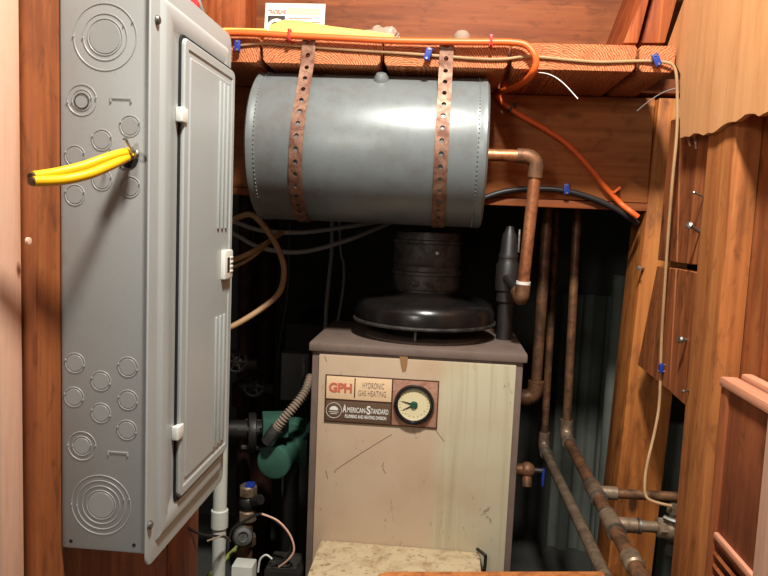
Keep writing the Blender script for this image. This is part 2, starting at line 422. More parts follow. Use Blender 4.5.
shutter(xs2.x+.008, .835, 1.035, xs2.z-.014, 'rear brown shutter, only its top edge showing behind the front one', .013)
pp = PY(760, 490, .825)
tag(obj('near_post', MB().box((pp.x, .78, 0), (pp.x+.09, .825, 1.9), .003), M['jamb']), 'pale post at the bottom right corner in front of the shutters', 'post')
# low board at the bottom edge
a = PY(374, 576, 1.05); b = PY(606, 577.5, 1.05)
lp = [(b.x, 1.05, 0), (b.x, 1.05, b.z)]
lp += [(a.x+.02, 1.05, a.z-.001), (a.x+.006, 1.05, a.z-.006), (a.x, 1.05, a.z-.02), (a.x, 1.05, 0)]
tag(obj('low_board', MB().poly(lp, (0, .02, 0), .002), M['stud']), 'top edge of a wooden board along the bottom of the photo', 'board')

# ================================================================ ELECTRICAL PANEL
Y0, Y1 = .790, 1.08; XB, XF = -.4475, -.3385; Z0, Z1 = .681, 1.357
panel = thing('electrical_panel', (XB, .96, Z0), 'grey breaker panel box on the left wall with closed door', 'electrical panel')
obj('box', MB().box((XB, Y0, Z0), (XF, Y1, Z1), .003), M['greybox'], panel)
# knockouts on the side facing the room
def face(px, py): return PY(px, py, Y0)
def disc_ring(c, r, groove=.0011, h=.0007):
    c = Vector(c); return [(r-.0030, h*.15), (r-.0022, h), (r-.0010, h), (r, -.0002)]
def knock(px, py, rings, tabs=None):
    c = face(px, py); k = MB()
    for r in rings:
        R = r*.787/700
        k.lathe([(R+.0010, -.0003), (R+.0005, .00055), (R-.0003, .00055), (R-.0011, -.0003)], c, (0, -1, 0), 48, cap=False)
    k.lathe([(rings[-1]*.787/700-.0016, -.0003), (rings[-1]*.787/700-.0022, .0006), (0, .0006)], c, (0, -1, 0), 48, cap=False)
    for ang in (tabs or (200, 20)):
        R = rings[0]*.787/700
        k.ball(c+Vector((R*math.cos(math.radians(ang)), -.0007, R*math.sin(math.radians(ang)))), .0011, (1, .8, 1.6), 8)
        if len(rings) > 1:
            R = rings[1]*.787/700
            k.ball(c+Vector((R*math.cos(math.radians(ang+3)), -.0007, R*math.sin(math.radians(ang+3)))), .0010, (1, .8, 1.6), 8)
    return obj('knockout', k, M['greybox'], panel)
knock(105, 37, (33, 23, 18), (180, 28)); knock(101, 505, (33, 27, 21, 16), (183, 15))
knock(82, 100, (15.5, 10.5), (190, 10)); knock(82, 446, (15.5, 10.5), (180, 5))
for p in ((130, 126), (102, 140), (75, 156), (130, 187), (75, 195), (102, 180)): knock(*p, (10.5,), (160, 20))
for p in ((75, 363), (128, 367), (101, 381), (74, 397), (128, 400), (101, 413), (127, 430)): knock(*p, (10.5,), (165, 345))
# the open hole that the yellow wires leave through
c = face(129, 158); obj('knockout_hole', MB().lathe([(.0115, 0), (.0115, .0009), (0, .0009)], c, (0, -1, 0), 32), M['void'], panel)['label'] = 'open knockout hole'
c = face(82, 101); obj('knockout_hole', MB().lathe([(.0088, 0), (.0088, .0012), (.0078, .0012), (.0078, .0004)], c, (0, -1, 0), 32), M['black'], panel)
for a, b in ((121, 98.5), (118, 452.5)):
    p = face(a, b); s = MB()
    s.obox(p, (.013, 0, 0), (0, .0008, 0), (0, 0, .0012), .0004)
    s.ball(p+Vector((-.012, 0, -.003)), .0016, (.8, .8, 2)); s.ball(p+Vector((.012, 0, -.003)), .0016, (.8, .8, 2))
    obj('slot_knockout', s, M['greybox'], panel)
for a, b in ((71, 541), (134, 545)): obj('mounting_hole', MB().lathe([(.0022, 0), (.0022, .0006), (0, .0006)], face(a, b), (0, -1, 0), 16), M['void'], panel)
# front cover: rounded pan facing the room
CY0, CY1, CZ0, CZ1 = .785, 1.084, .664, 1.369
def rrect(y0, y1, z0, z1, r, x, n=6):
    out = []
    for cy, cz, a0 in ((y1-r, z1-r, 0), (y0+r, z1-r, 90), (y0+r, z0+r, 180), (y1-r, z0+r, 270)):
        for k in range(n+1):
            a = math.radians(a0+90*k/n); out.append(Vector((x, cy+r*math.cos(a), cz+r*math.sin(a))))
    return out
def loft(loops, cap0=False, cap1=True):
    t = bmesh.new(); L = [[t.verts.new(p) for p in l] for l in loops]; n = len(L[0])
    for A, B in zip(L, L[1:]):
        for i in range(n): t.faces.new((A[i], A[(i+1) % n], B[(i+1) % n], B[i]))
    if cap0: t.faces.new(L[0][::-1])
    if cap1: t.faces.new(L[-1])
    bmesh.ops.recalc_face_normals(t, faces=t.faces[:]); return MB().add(t)
def step(y0, y1, z0, z1, r, spec): return [rrect(y0+i, y1-i, z0+i, z1-i, max(r-i, .002), x) for i, x in spec]
XC = -.338
cover = obj('cover', loft(step(CY0, CY1, CZ0, CZ1, .016, [(0, XC-.002), (0, XC-.001), (.001, XC), (.018, XC+.001), (.024, XC+.001), (.029, XC+.005), (.033, XC+.006), (.050, XC+.006), (.054, XC+.004), (.075, XC+.004)]), True, True), M['grey'], panel, angle=28)
# the inner trough along the top and bottom reads as a dark groove
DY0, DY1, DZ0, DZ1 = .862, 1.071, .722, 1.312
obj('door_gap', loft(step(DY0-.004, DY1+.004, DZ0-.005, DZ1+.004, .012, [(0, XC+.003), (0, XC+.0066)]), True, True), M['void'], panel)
door = obj('door', loft(step(DY0, DY1, DZ0, DZ1, .010, [(0, XC+.004), (0, XC+.009), (.002, XC+.011), (.012, XC+.011), (.014, XC+.0095), (.020, XC+.0095), (.022, XC+.011), (.03, XC+.011)]), True, True), M['grey'], panel, angle=28)
for y in (1.000, 1.018, 1.036):
    for a, b in ((.748, .945), (1.075, 1.285)):
        rib = MB().box((XC+.010, y-.004, a), (XC+.0135, y+.004, b), .0015)
        obj('rib', rib, M['grey'], door)
lz = PX(222, 265, XC+.012).z
lt = obj('latch', MB().box((XC+.009, 1.018, lz-.022), (XC+.018, 1.056, lz+.022), .003), M['white'], door)
obj('latch_slot', MB().box((XC+.014, 1.027, lz-.012), (XC+.0186, 1.038, lz+.011), .001), M['void'], door)
g = MB()
for k in range(4): g.box((XC+.017, 1.042, lz-.012+k*.007), (XC+.0192, 1.053, lz-.009+k*.007), .0006)
obj('latch_grip', g, M['white'], door)
for zz in (PX(175, 112, XC+.01).z, PX(171, 438, XC+.01).z):
    obj('hinge', MB().box((XC+.004, .850, zz-.009), (XC+.0135, .870, zz+.009), .002), M['white'], panel)
for a, b in ((157, 20), (149.5, 525)):
    p = PX(a, b, XC+.001)
    obj('cover_screw', MB().lathe([(.0055, 0), (.0055, .0015), (.004, .0035), (0, .0042)], p, (1, 0, 0), 20), M['galv'], panel)
# yellow wires with their clamp
g = 'yellow wires out of the panel side'
Yp = lambda pts, r: MB().tube(path(*pts), r, 14)
wu = thing('yellow_wire', PY(80, 168, .74), 'upper of the two thick yellow wires leaving the grey panel side', 'wire', g)
obj('jacket', Yp([(129, 152.5, .789), (124, 153, .772), (108, 157.5, .75), (84, 166, .725), (58, 172.5, .70), (33, 176.5, .675)], .0054), M['yellow'], wu)
p0, p1 = PY(33, 176.5, .675), PY(31, 177, .672); obj('cut_end', MB().cyl(p0, p1, .0042), M['darkcopper'], wu)
wu = thing('yellow_wire', PY(80, 176, .74), 'lower of the two thick yellow wires leaving the grey panel side', 'wire', g)
obj('jacket', Yp([(130, 155.5, .789), (124, 158.5, .770), (110, 165.5, .748), (88, 174.5, .722), (62, 180, .698), (33, 181.2, .672)], .0054), M['yellow'], wu)
p0, p1 = PY(33, 181.2, .672), PY(31, 181.6, .669); obj('cut_end', MB().cyl(p0, p1, .0042), M['darkcopper'], wu)
cl = thing('cable_clamp', face(132, 155), 'silver cable clamp with screw gripping the yellow wires at the panel', 'clamp')
obj('screw', MB().cyl(PY(126, 140, .770), PY(133, 153, .776), .0016, 10).lathe([(.0032, 0), (.0032, .002), (0, .003)], PY(126, 139.5, .770), (-.35, -.2, .9), 14), M['galv'], cl)
obj('saddle', MB().tube(path((130, 148, .783), (136, 151, .775), (137, 156, .775), (132, 158, .783)), .0022, 8), M['galv'], cl)
obj('prong', MB().cyl(PY(110, 150, .785), PY(112, 154, .778), .0012, 8), M['galv'], cl)
obj('prong', MB().cyl(PY(120, 168, .785), PY(121, 164, .778), .0014, 8), M['galv'], cl)

# ================================================================ EXPANSION TANK AND STRAPS
TY, TZ, TR = 1.442, 1.2362, .1480; TX0, TX1 = PY(245, 150, 1.31).x, PY(488, 155, 1.31).x
tank = thing('expansion_tank', (0, TY, TZ-TR), 'grey cylindrical expansion tank hung sideways above the boiler', 'tank')
L = TX1-TX0
tp = [(0, .03), (TR-.03, .022), (TR-.012, .004), (TR-.006, 0), (TR, .004), (TR, .012), (TR-.0015, .016), (TR-.0015, .024), (TR-.001, .026), (TR-.001, L-.026), (TR-.0015, L-.024), (TR-.0015, L-.016), (TR, L-.012), (TR, L-.004), (TR-.006, L), (TR-.012, L-.004), (TR-.03, L-.022), (0, L-.03)]
obj('shell', MB().lathe(tp, (TX0, TY, TZ), (1, 0, 0), 96), M['tank'], tank)
for x in (TX0+.019, TX1-.019):
    s = MB()
    for i in range(110):
        a = 2*math.pi*i/110; s.ball((x, TY+math.cos(a)*(TR-.0008), TZ+math.sin(a)*(TR-.0008)), .0014, (1, 1, 1), 6)
    obj('crimped_seam', s, M['tank'], tank)
obj('outlet_boss', MB().lathe([(.03, 0), (.03, .035), (.024, .04)], (TX1-.035, TY, TZ), (1, 0, 0), 28), M['tank'], tank)
p = PY(381, 79, 1.36); obj('plug', MB().lathe([(.014, -.01), (.014, .004), (.009, .012), (0, .013)], (p.x, TY-.075, TZ+.128), (0, -.5, 1), 20), M['tank'], tank)

def strap(xt, xb, label):
    # path in the y-z plane: down the plank ends, round the front, underneath and up behind
    pts = [(1.342, 1.436), (1.342, 1.384)]
    R = TR+.0016; A0 = math.degrees(math.atan2(1.384-TZ, 1.342-TY)+math.acos(R/math.hypot(1.384-TZ, 1.342-TY)))
    for i in range(0, 61):
        a = math.radians(A0 + i*(360-A0)/60)
        pts.append((TY+R*math.cos(a), TZ+R*math.sin(a)*1.0)) if i else pts.append((TY+R*math.cos(a), TZ+R*math.sin(a)))
    pts.append((TY+R, 1.3855))
    # arc length table
    S = [0]
    for p, q in zip(pts, pts[1:]): S.append(S[-1]+math.hypot(q[0]-p[0], q[1]-p[1]))
    def at(s):
        s = min(max(s, 0), S[-1]-1e-6)
        for i in range(len(S)-1):
            if S[i+1] >= s: break
        t = (s-S[i])/(S[i+1]-S[i]); return pts[i][0]+(pts[i+1][0]-pts[i][0])*t, pts[i][1]+(pts[i+1][1]-pts[i][1])*t
    pitch = .0236; hw = .0128; hr = .0044; n = int(S[-1]//pitch); b = bmesh.new()
    zlo = TZ-TR
    def V(u, s):
        y, z = at(s); k = max(0, min(1, (1.436-z)/(1.436-zlo))) if s < S[-1]*.6 else 1
        return b.verts.new((xt+(xb-xt)*k+u, y, z))
    for c in range(n):
        s0 = c*pitch; N = 24; ring = []; outer = []
        for i in range(N):
            a = 2*math.pi*i/N; ca, sa = math.cos(a), math.sin(a)
            ring.append(V(hr*ca, s0+pitch/2+hr*sa))
            q = max(abs(ca), abs(sa)); outer.append(V(hw*ca/q, s0+pitch/2+pitch/2*sa/q))
        for i in range(N): b.faces.new((ring[i], ring[(i+1) % N], outer[(i+1) % N], outer[i]))
    bmesh.ops.remove_doubles(b, verts=b.verts[:], dist=.0004)
    bmesh.ops.recalc_face_normals(b, faces=b.faces[:])
    mb = MB(); mb.b.free(); mb.b = b
    o = obj('hanging_strap', mb, M['strap']); tag(o, label, 'strap', 'perforated straps holding the tank')
    so = o.modifiers.new('thick', 'SOLIDIFY'); so.thickness = .0012; so.offset = 0
    return o
def xat(px, py): return PY(px, py, 1.344).x
strap(xat(309.5, 40), PY(298, 216, 1.36).x, 'rusty perforated strap round the tank end nearer the electrical panel')
strap(xat(447, 45), PY(438, 222, 1.36).x, 'rusty perforated strap round the tank end nearer the copper elbow')

# ---- copper drop from the tank to the relief valve
d = TY
cp = thing('copper_pipe', PY(523, 293, d), 'bright copper pipe elbowing down from the tank end', 'pipe')
E = PY(537, 158, d); Bt = PY(522.5, 290, TY+.01); cy = Vector((TX1+.002, TY, TZ)); 
E = Vector((E.x, d, TZ))
r = .0122
dn = (Bt-E).normalized()
obj('horizontal_run', MB().cyl((cy.x, TY, TZ), (E.x-.028, TY, TZ), r), M['copper'], cp)
el = [E-Vector((.04, 0, 0)), E-Vector((.027, 0, 0))] + [E-Vector((.025*(1-t)**2, 0, 0))+dn*(.025*t*t) for t in (0.1, .3, .5, .7, .9)] + [E+dn*.027, E+dn*.042]
obj('elbow', MB().tube(el, .0152, 18, smooth=False), M['darkcopper'], cp)
obj('drop', MB().cyl(E+dn*.04, Bt-dn*.012, r), M['copper'], cp)
obj('white_tape', MB().cyl(Bt-dn*.018, Bt-dn*.010, .0148), M['white'], cp)['label'] = 'white thread tape'
V2 = PY(506, 277, 1.56)
hd = (V2-Bt).normalized()
obj('elbow', MB().tube([Bt-dn*.012, Bt, Bt+dn*.012, Bt+dn*.018+hd*.006, Bt+dn*.014+hd*.016, Bt+dn*.010+hd*.028], .0152, 18), M['darkcopper'], cp)
obj('nipple', MB().cyl(Bt+dn*.010+hd*.02, V2, .011), M['black'], cp)
obj('white_tape', MB().cyl(Bt+dn*.010+hd*.028, Bt+dn*.0095+hd*.034, .0112), M['white'], cp)

# ================================================================ BOILER
BX0, BX1 = PY(310, 350, 1.4).x, PY(526, 360, 1.4).x
BY0, BY1 = 1.40, 1.715; BZ = .842
bo = thing('boiler', ((BX0+BX1)/2, 1.55, 0), 'cream and brown cabinet boiler standing below the grey tank', 'boiler')
F = lambda px, py, d=BY0: PY(px, py, d)
obj('cabinet', MB().box((BX0+.004, BY0+.004, 0), (BX1-.004, BY1, BZ-.016), .004), M['trimbrown'], bo)
obj('lid', MB().box((BX0-.002, BY0-.004, BZ-.018), (BX1+.003, BY1+.004, BZ), .004), M['trimbrown'], bo)
fx0 = F(319.5, 352).x; fx1 = F(516.5, 363).x
obj('front_panel', MB().box((fx0, BY0-.003, .03), (fx1, BY0+.006, BZ-.024), .002), M['cream'], bo)
cx0 = F(321, 540).x; cx1 = F(479.5, 552).x; cz = .425
obj('burner_cover', MB().box((cx0, 1.235, 0), (cx1, BY0-.0035, cz), .006), M['dirty'], bo)['label'] = 'dirty rust-stained burner cover'
p = F(483, 566, 1.37); obj('latch', MB().tube([p+Vector((-.012, .02, .025)), p+Vector((0, .0, .025)), p+Vector((.004, 0, .018)), p+Vector((.003, 0, -.02))], .0035, 10), M['black'], bo)
# old marks on the front: a rust drip under the lid and two scratches
ry = BY0-.0032
a_ = F(400, 350); st = MB().poly([(F(x_, y_).x, ry, F(x_, y_).z) for x_, y_ in ((399.5, 356), (408, 356.5), (407.5, 364), (406, 371), (402.5, 372), (401, 366))], (0, -.0003, 0))
obj('rust_drip', st, plain('rust_drip', (150, 112, 72), .8), bo)
for q_ in (((392, 434), (372, 446), (338, 468), (336, 472)), ((384, 462), (383, 468), (386, 473)), ((436, 430), (444, 441)), ((326, 470), (328, 478))):
    obj('scratch', MB().tube([(F(x_, y_).x, ry, F(x_, y_).z) for x_, y_ in q_], .0006, 6, up=(0, 1, 0), ru=.0003), M['platebrown'], bo)
# name plate
pl, pr_, pt = F(325.5, 373), F(438, 381), F(325.5, 373)
pz1 = (F(325.5, 373).z+F(438, 381).z)/2; pz0 = (F(324, 420.5).z+F(437, 428).z)/2
px0, px1 = F(325.5, 390).x, F(438.2, 405).x; pyf = BY0-.0062
plate = obj('nameplate', MB().box((px0, pyf, pz0), (px1, BY0-.003, pz1), .0008), M['plateframe'], bo)
WW, HH = px1-px0, pz1-pz0
def fr(u0, u1, v0, v1, mat, name, lab=None):
    o = obj(name, MB().box((px0+u0*WW, pyf-.0008, pz0+v0*HH), (px0+u1*WW, pyf+.001, pz0+v1*HH), .0003), mat, plate)
    if lab: o['label'] = lab
    return o
fr(.012, .588, .50, .975, M['platecream'], 'cream_field'); fr(.012, .588, .025, .46, M['platebrown'], 'brown_field')
fr(.60, .99, .025, .975, M['platecopper'], 'copper_field'); fr(.258, .270, .54, .96, M['ink'], 'divider_bar')
tx = lambda s, u, v, size, mat, wd, al='LEFT', bold=0: text('lettering', s, (px0+u*WW, pyf-.0008, pz0+v*HH), (1, 0, 0), (0, 0, 1), size*HH, mat, plate, al, bold, wd*WW)
tx('GPH', .035, .65, .26, M['redink'], .205, bold=.0012)
tx('HYDRONIC', .33, .765, .17, M['stone'], .19); tx('GAS HEATING', .295, .60, .17, M['stone'], .245)
tx('A', .165, .23, .23, M['white'], .035, bold=.0006); tx('MERICAN-', .203, .235, .15, M['white'], .17, bold=.0002)
tx('S', .375, .22, .24, M['white'], .035, bold=.0006); tx('TANDARD', .413, .235, .15, M['white'], .155, bold=.0002)
tx('PLUMBING AND HEATING DIVISION', .185, .115, .10, M['white'], .365, bold=.0002)
lc = Vector((px0+.085*WW, pyf-.0009, pz0+.255*HH)); lr = .165*HH
lg = MB().lathe([(lr, 0), (lr, .0006), (lr-.0008, .0006), (lr-.0008, 0)], lc, (0, -1, 0), 36, cap=False)
lg.poly([lc+Vector((math.cos(math.radians(a))*lr*.55, 0, math.sin(math.radians(a))*lr*.5+.0005)) for a in range(0, 181, 15)], (0, -.0006, 0))
for k, ww in ((-.2, .62), (-.42, .4)): lg.box((lc.x-lr*ww, lc.y-.0006, lc.z+k*lr-.0007), (lc.x+lr*ww, lc.y, lc.z+k*lr+.0003))
obj('round_emblem', lg, M['white'], plate)
# gauge
gc = F(414.2, 403.5); gc.y = pyf-.001; gr = 20.5*1.4/697
ga = obj('gauge', MB().lathe([(gr, 0), (gr, .006), (gr-.0025, .010), (gr-.005, .010), (gr-.0085, .006), (gr-.0085, .002)], gc, (0, -1, 0), 64, cap=False), M['bezel'], bo)
obj('dial', MB().lathe([(gr-.007, .002), (gr-.007, .0035), (0, .0035)], gc, (0, -1, 0), 48), M['dial'], ga)
obj('rim', MB().lathe([(gr-.0095, .0034), (gr-.0088, .0062), (gr-.0078, .0062), (gr-.0070, .0034)], gc, (0, -1, 0), 64, cap=False), M['chrome'], ga)
mk = MB()
for a in range(-40, 221, 13):
    ca, sa = math.cos(math.radians(a)), math.sin(math.radians(a)); rr = gr-.0125
    mk.obox(gc+Vector((ca*rr, -.0037, sa*rr)), (ca*.0013, 0, sa*.0013), (0, .0002, 0), (-sa*.00035, 0, ca*.00035))
for a in range(-150, -29, 20):
    ca, sa = math.cos(math.radians(a)), math.sin(math.radians(a)); rr = gr-.016
    mk.obox(gc+Vector((ca*rr, -.0037, sa*rr)), (ca*.0013, 0, sa*.0013), (0, .0002, 0), (-sa*.0005, 0, ca*.0005))
obj('tick_marks', mk, M['ink'], ga)
for a, ln in ((165, .026), (208, .025)):
    ca, sa = math.cos(math.radians(a)), math.sin(math.radians(a)); n = Vector((-sa, 0, ca)); t_ = Vector((ca, 0, sa)); c = gc+Vector((0, -.0045, 0))
    obj('needle', MB().poly([c-n*.0022-t_*.004, c+n*.0022-t_*.004, c+t_*ln+n*.0004, c+t_*ln-n*.0004], (0, -.0006, 0)), M['bezel'], ga)
obj('hub', MB().lathe([(.0078, .003), (.0078, .006), (.0065, .0072), (0, .0078)], gc, (0, -1, 0), 24), M['dialgreen'], ga)
# ---- draft hood and flue
FXc = PY(424, 320, 1.565).x; FYc = 1.565
fl = thing('flue', (FXc, FYc, BZ), 'black draft hood and grey flue collar on top of the boiler', 'flue')
obj('base_ring', MB().lathe([(.130, 0), (.130, .004), (.122, .006), (.10, .006)], (FXc, FYc, BZ), (0, 0, 1), 64), M['trimbrown'], fl)
obj('skirt', MB().lathe([(.085, .004), (.095, .04), (.10, .055)], (FXc, FYc, BZ), (0, 0, 1), 48), M['void'], fl)
hr_ = 71*1.565/697
obj('draft_hood', MB().lathe([(.09, .050), (hr_-.004, .034), (hr_-.003, .040), (hr_-.004, .062), (hr_-.010, .075), (hr_-.022, .083), (hr_-.04, .087), (.080, .094), (.07, .102)], (FXc, FYc, BZ), (0, 0, 1), 80), M['hood'], fl)
obj('rim_bead', MB().lathe([(hr_-.004, .032), (hr_, .033), (hr_+.001, .036), (hr_, .039), (hr_-.004, .040)], (FXc, FYc, BZ), (0, 0, 1), 80, cap=False), M['flue'], fl)
for a in (-97, 45, 150): 
    q = Vector((FXc+math.cos(math.radians(a))*.118, FYc+math.sin(math.radians(a))*.118, BZ)); obj('support_leg', MB().cyl(q+Vector((0, 0, .003)), q+Vector((0, 0, .046)), .003, 8), M['galv'], fl)
fr_ = 32.5*1.565/697
obj('collar', MB().lathe([(fr_-.003, .098), (fr_-.003, .108), (fr_+.001, .109), (fr_+.001, .138), (fr_+.004, .140), (fr_+.004, .146), (fr_, .148), (fr_, .158)], (FXc, FYc, BZ), (0, 0, 1), 56), M['flue'], fl)
pipe = [Vector((FXc, FYc, BZ+.138)), Vector((FXc+.002, FYc, BZ+.186))]
obj('flue_pipe', MB().lathe([(fr_-.002, .156), (fr_, .158), (fr_+.003, .166), (fr_-.001, .206), (fr_+.003, .208), (fr_+.002, .214), (fr_-.002, .216), (fr_-.002, .232)], (FXc, FYc, BZ), (0, 0, 1), 56), M['flue'], fl)
elb = [Vector((FXc, FYc, BZ+.198)), Vector((FXc, FYc+.02, BZ+.205)), Vector((FXc, FYc+.09, BZ+.210)), Vector((FXc, FYc+.3, BZ+.215)), Vector((FXc, 2.40, BZ+.22))]
obj('flue_elbow', MB().tube([Vector((FXc, FYc+.055, BZ+.16)), Vector((FXc, FYc+.15, BZ+.155)), Vector((FXc, 2.40, BZ+.155))], fr_-.006, 32), M['black'], fl)
obj('collar_screw', MB().lathe([(.006, 0), (.006, .003), (.003, .006)], PY(437, 253, FYc-fr_-.001), (0, -1, 0), 14), M['galv'], fl)
obj('collar_tab', MB().box(PY(412, 285, FYc-fr_-.004), PY(412, 285, FYc-fr_-.004)+Vector((.014, .006, .008)), .001), M['flue'], fl)
# ---- relief valve on its own riser
rv = thing('relief_valve', Vector((PY(507, 335, 1.57).x, 1.57, BZ)), 'black relief valve on a riser beside the flue', 'valve')
vx = PY(507, 280, 1.57).x; vz = lambda py: PY(507, py, 1.57).z
obj('riser', MB().cyl((vx, 1.57, BZ), (vx, 1.57, vz(300)), .017, 20), M['black'], rv)
obj('tee_body', MB().lathe([(.018, 0), (.022, .004), (.022, vz(292)-vz(303)), (.026, vz(290)-vz(303)), (.026, vz(265)-vz(303)), (.022, vz(262)-vz(303)), (.021, vz(258)-vz(303))], (vx, 1.57, vz(303)), (0, 0, 1), 28).cyl((vx, 1.57, V2.z), (V2.x-.0, 1.548, V2.z), .015), M['black'], rv)
obj('bonnet', MB().lathe([(.022, 0), (.022, .006), (.019, .012), (.016, vz(235)-vz(258)), (.011, vz(231)-vz(258)), (.008, vz(226)-vz(258))], (vx, 1.57, vz(258)), (0, 0, 1), 28), M['black'], rv)
obj('test_lever', MB().box((vx+.019, 1.565, vz(252)), (vx+.023, 1.575, vz(229)), .001), M['galv'], rv)

# ================================================================ PIPES ON THE RIGHT
R1 = .0128
zp1, zp2 = .560, .484
A2 = PZ(566, 437, zp1); x2 = .312
main = thing('copper_pipe', (A2.x, A2.y, 0), 'tarnished copper riser that bends forward along the floor with two branches', 'pipe')
def knee(top, kn, end, r, parent, mat, fitmat):
    u = (top-kn).normalized(); v = (end-kn).normalized()
    obj('riser', MB().cyl(top, kn+u*.03, r*.85), mat, parent)
    obj('elbow', MB().tube([kn+u*.045, kn+u*.03]+[kn+u*(.03*(1-t)**2)+v*(.03*t*t) for t in (.15, .35, .5, .65, .85)]+[kn+v*.03, kn+v*.045], r*1.28, 18, smooth=False), fitmat, parent)
    return u, v
top2 = Vector((PY(576, 205, A2.y).x, A2.y, 1.40)); E2 = PZ(640, 576, zp1); E2 = E2+(E2-A2).normalized()*.35
u, v = knee(top2, A2, E2, R1, main, M['darkcopper'], M['fitting'])
obj('horizontal_run', MB().cyl(A2+v*.03, E2, R1), M['darkcopper'], main)
def along(py):  # point on the horizontal run that shows at image row py
    best = None
    for i in range(1000):
        p = A2+(E2-A2)*(i/999); q = p-EYE; yy = q.dot(DN)/q.dot(FW)*FPX+288
        if best is None or abs(yy-py) < best[0]: best = (abs(yy-py), p)
    return best[1]
for py, px_ in ((492, 682), (524, 690)):
    J = along(py); K = Vector((.62, J.y+.01, J.z+(.0 if py == 492 else -.004)))
    obj('tee', MB().cyl(J-v*.036, J+v*.036, R1*1.3, 20, .002).cyl(J, J+Vector((.045, 0, 0)), R1*1.08, 20, .002), M['fitting'], main)
    for s in (-.036, .036): obj('solder_ring', MB().cyl(J+v*(s-.002), J+v*(s+.002), R1*1.36), M['galv'], main)
    obj('branch', MB().cyl(J+Vector((.04, 0, 0)), K, R1*(.78 if py == 492 else .8)), M['darkcopper' if py == 492 else 'fitting'], main)
    if py == 524:
        obj('solder_ring', MB().cyl(J+Vector((.046, 0, 0)), J+Vector((.050, 0, 0)), R1*1.16), M['galv'], main)
        VJ = J
obj('union', MB().cyl(along(562)-v*.02, along(562)+v*.02, R1*1.3, 20, .003), M['fitting'], main)
q = PY(673, 522, VJ.y)
gv = thing('gate_valve', q-Vector((0, 0, .05)), 'small corroded valve on the lower branch pipe beside the rough stud', 'valve')
q = Vector((q.x, VJ.y, VJ.z))
obj('body', MB().cyl(q-Vector((.028, 0, 0)), q+Vector((.03, 0, 0)), .019, 8, .003).ball(q, .023), M['fitting'], gv)
obj('stem', MB().cyl(q, q+Vector((0, 0, .045)), .008).cyl(q+Vector((0, 0, .03)), q+Vector((0, 0, .042)), .013, 6), M['fitting'], gv)
obj('drain_cap', MB().cyl(q-Vector((0, 0, .05)), q, .012, 16, .002), M['black'], gv)
obj('packing_nut', MB().tube([q+Vector((-.02, -.01, .024)), q+Vector((0, -.022, .022)), q+Vector((.02, -.01, .024))], .005, 8), M['galv'], gv)
# second pipe
A1 = PZ(543.5, 448, zp2); E1 = PZ(605, 576, zp2); E1 = E1+(E1-A1).normalized()*.35
sec = thing('copper_pipe', (A1.x, A1.y, 0), 'paler copper pipe bending forward along the floor next to the boiler', 'pipe')
top1 = Vector((PY(557, 205, A1.y).x, A1.y, 1.40))
u1, v1 = knee(top1, A1, E1, R1*.93, sec, M['darkcopper'], M['fitting'])
obj('horizontal_run', MB().cyl(A1+v1*.03, E1, R1*.95), M['fitting'], sec)
for k, (A_, v_) in enumerate(((A2, v), (A1, v1))): obj('solder_ring', MB().cyl(A_+v_*.043, A_+v_*.048, R1*1.34), M['galv'], (main, sec)[k])
# third riser turning to the boiler
d3 = 1.82
t3 = Vector((PY(547.5, 225, d3).x, d3, 1.40)); k3 = PY(535, 398, d3); e3 = k3+Vector((-.2, 0, 0))
th = thing('iron_pipe', (k3.x, d3, k3.z), 'dark riser turning in behind the boiler at its right', 'pipe')
knee(t3, k3, e3, .0165, th, M['darkcopper'], M['darkcopper'])
obj('horizontal_run', MB().cyl(k3+Vector((-.03, 0, 0)), e3, .0165), M['darkcopper'], th)
# drain cock with a blue lever behind the boiler's right edge
p = PY(527, 470, 1.6)
dc = thing('drain_cock', p, 'brass drain cock with blue lever right of the boiler', 'valve')
obj('body', MB().cyl((BX1-.02, 1.6, p.z), p+Vector((.01, 0, 0)), .014, 16, .002).ball(p, .019).cyl(p, p+Vector((.0, -.015, -.035)), .011), M['darkcopper'], dc)
obj('stem', MB().cyl(p, p+Vector((.035, 0, .0)), .007), M['black'], dc)
obj('lever', MB().box(p+Vector((.034, -.006, -.035)), p+Vector((.040, .006, .006)), .002), M['blue'], dc)
# grey conduit by the post
q = PY(621, 275, 2.1)
tag(obj('grey_conduit', MB().cyl((q.x, 2.1, 0), (q.x, 2.1, q.z), .022, 24, .003), M['sheet']), 'upright grey pipe end in the dark beside the golden post', 'pipe')
# corrugated sheet at the back
b_ = bmesh.new(); prev = None; x0 = PY(556, 400, 2.34).x; x1 = PY(645, 400, 2.34).x; zt = PY(600, 296, 2.34).z
N = 96
cols = []
for i in range(N+1):
    t = i/N; x = x0+(x1-x0)*t; dy = .010*math.tanh(2.2*math.sin(t*2*math.pi*4))
    cols.append([b_.verts.new((x, 2.35+dy, zz)) for zz in (0, zt)]+[b_.verts.new((x, 2.356+dy, zz)) for zz in (0, zt)])
for A_, B_ in zip(cols, cols[1:]):
    b_.faces.new((A_[0], B_[0], B_[1], A_[1])); b_.faces.new((A_[2], A_[3], B_[3], B_[2])); b_.faces.new((A_[1], B_[1], B_[3], A_[3])); b_.faces.new((A_[0], A_[2], B_[2], B_[0]))
for c in (cols[0], cols[-1]): b_.faces.new((c[0], c[1], c[3], c[2]))
bmesh.ops.recalc_face_normals(b_, faces=b_.faces[:]); mb = MB(); mb.b.free(); mb.b = b_
tag(obj('corrugated_sheet', mb, M['sheet']), 'grey-green corrugated sheet at the back behind the risers', 'sheet')
# pale slab seen through the gap by the rough stud
P = [PY(a, b, 1.75) for a, b in ((667, 424), (682, 410), (690, 560), (664, 545))]
lo = Vector((P[0].x, 1.75, 0)); tag(obj('grey_slab', MB().box((P[0].x, 1.75, 0), (P[0].x+.12, 1.78, P[0].z), .003), M['sheet']), 'pale grey slab seen through the gap left of the rough stud', 'slab')

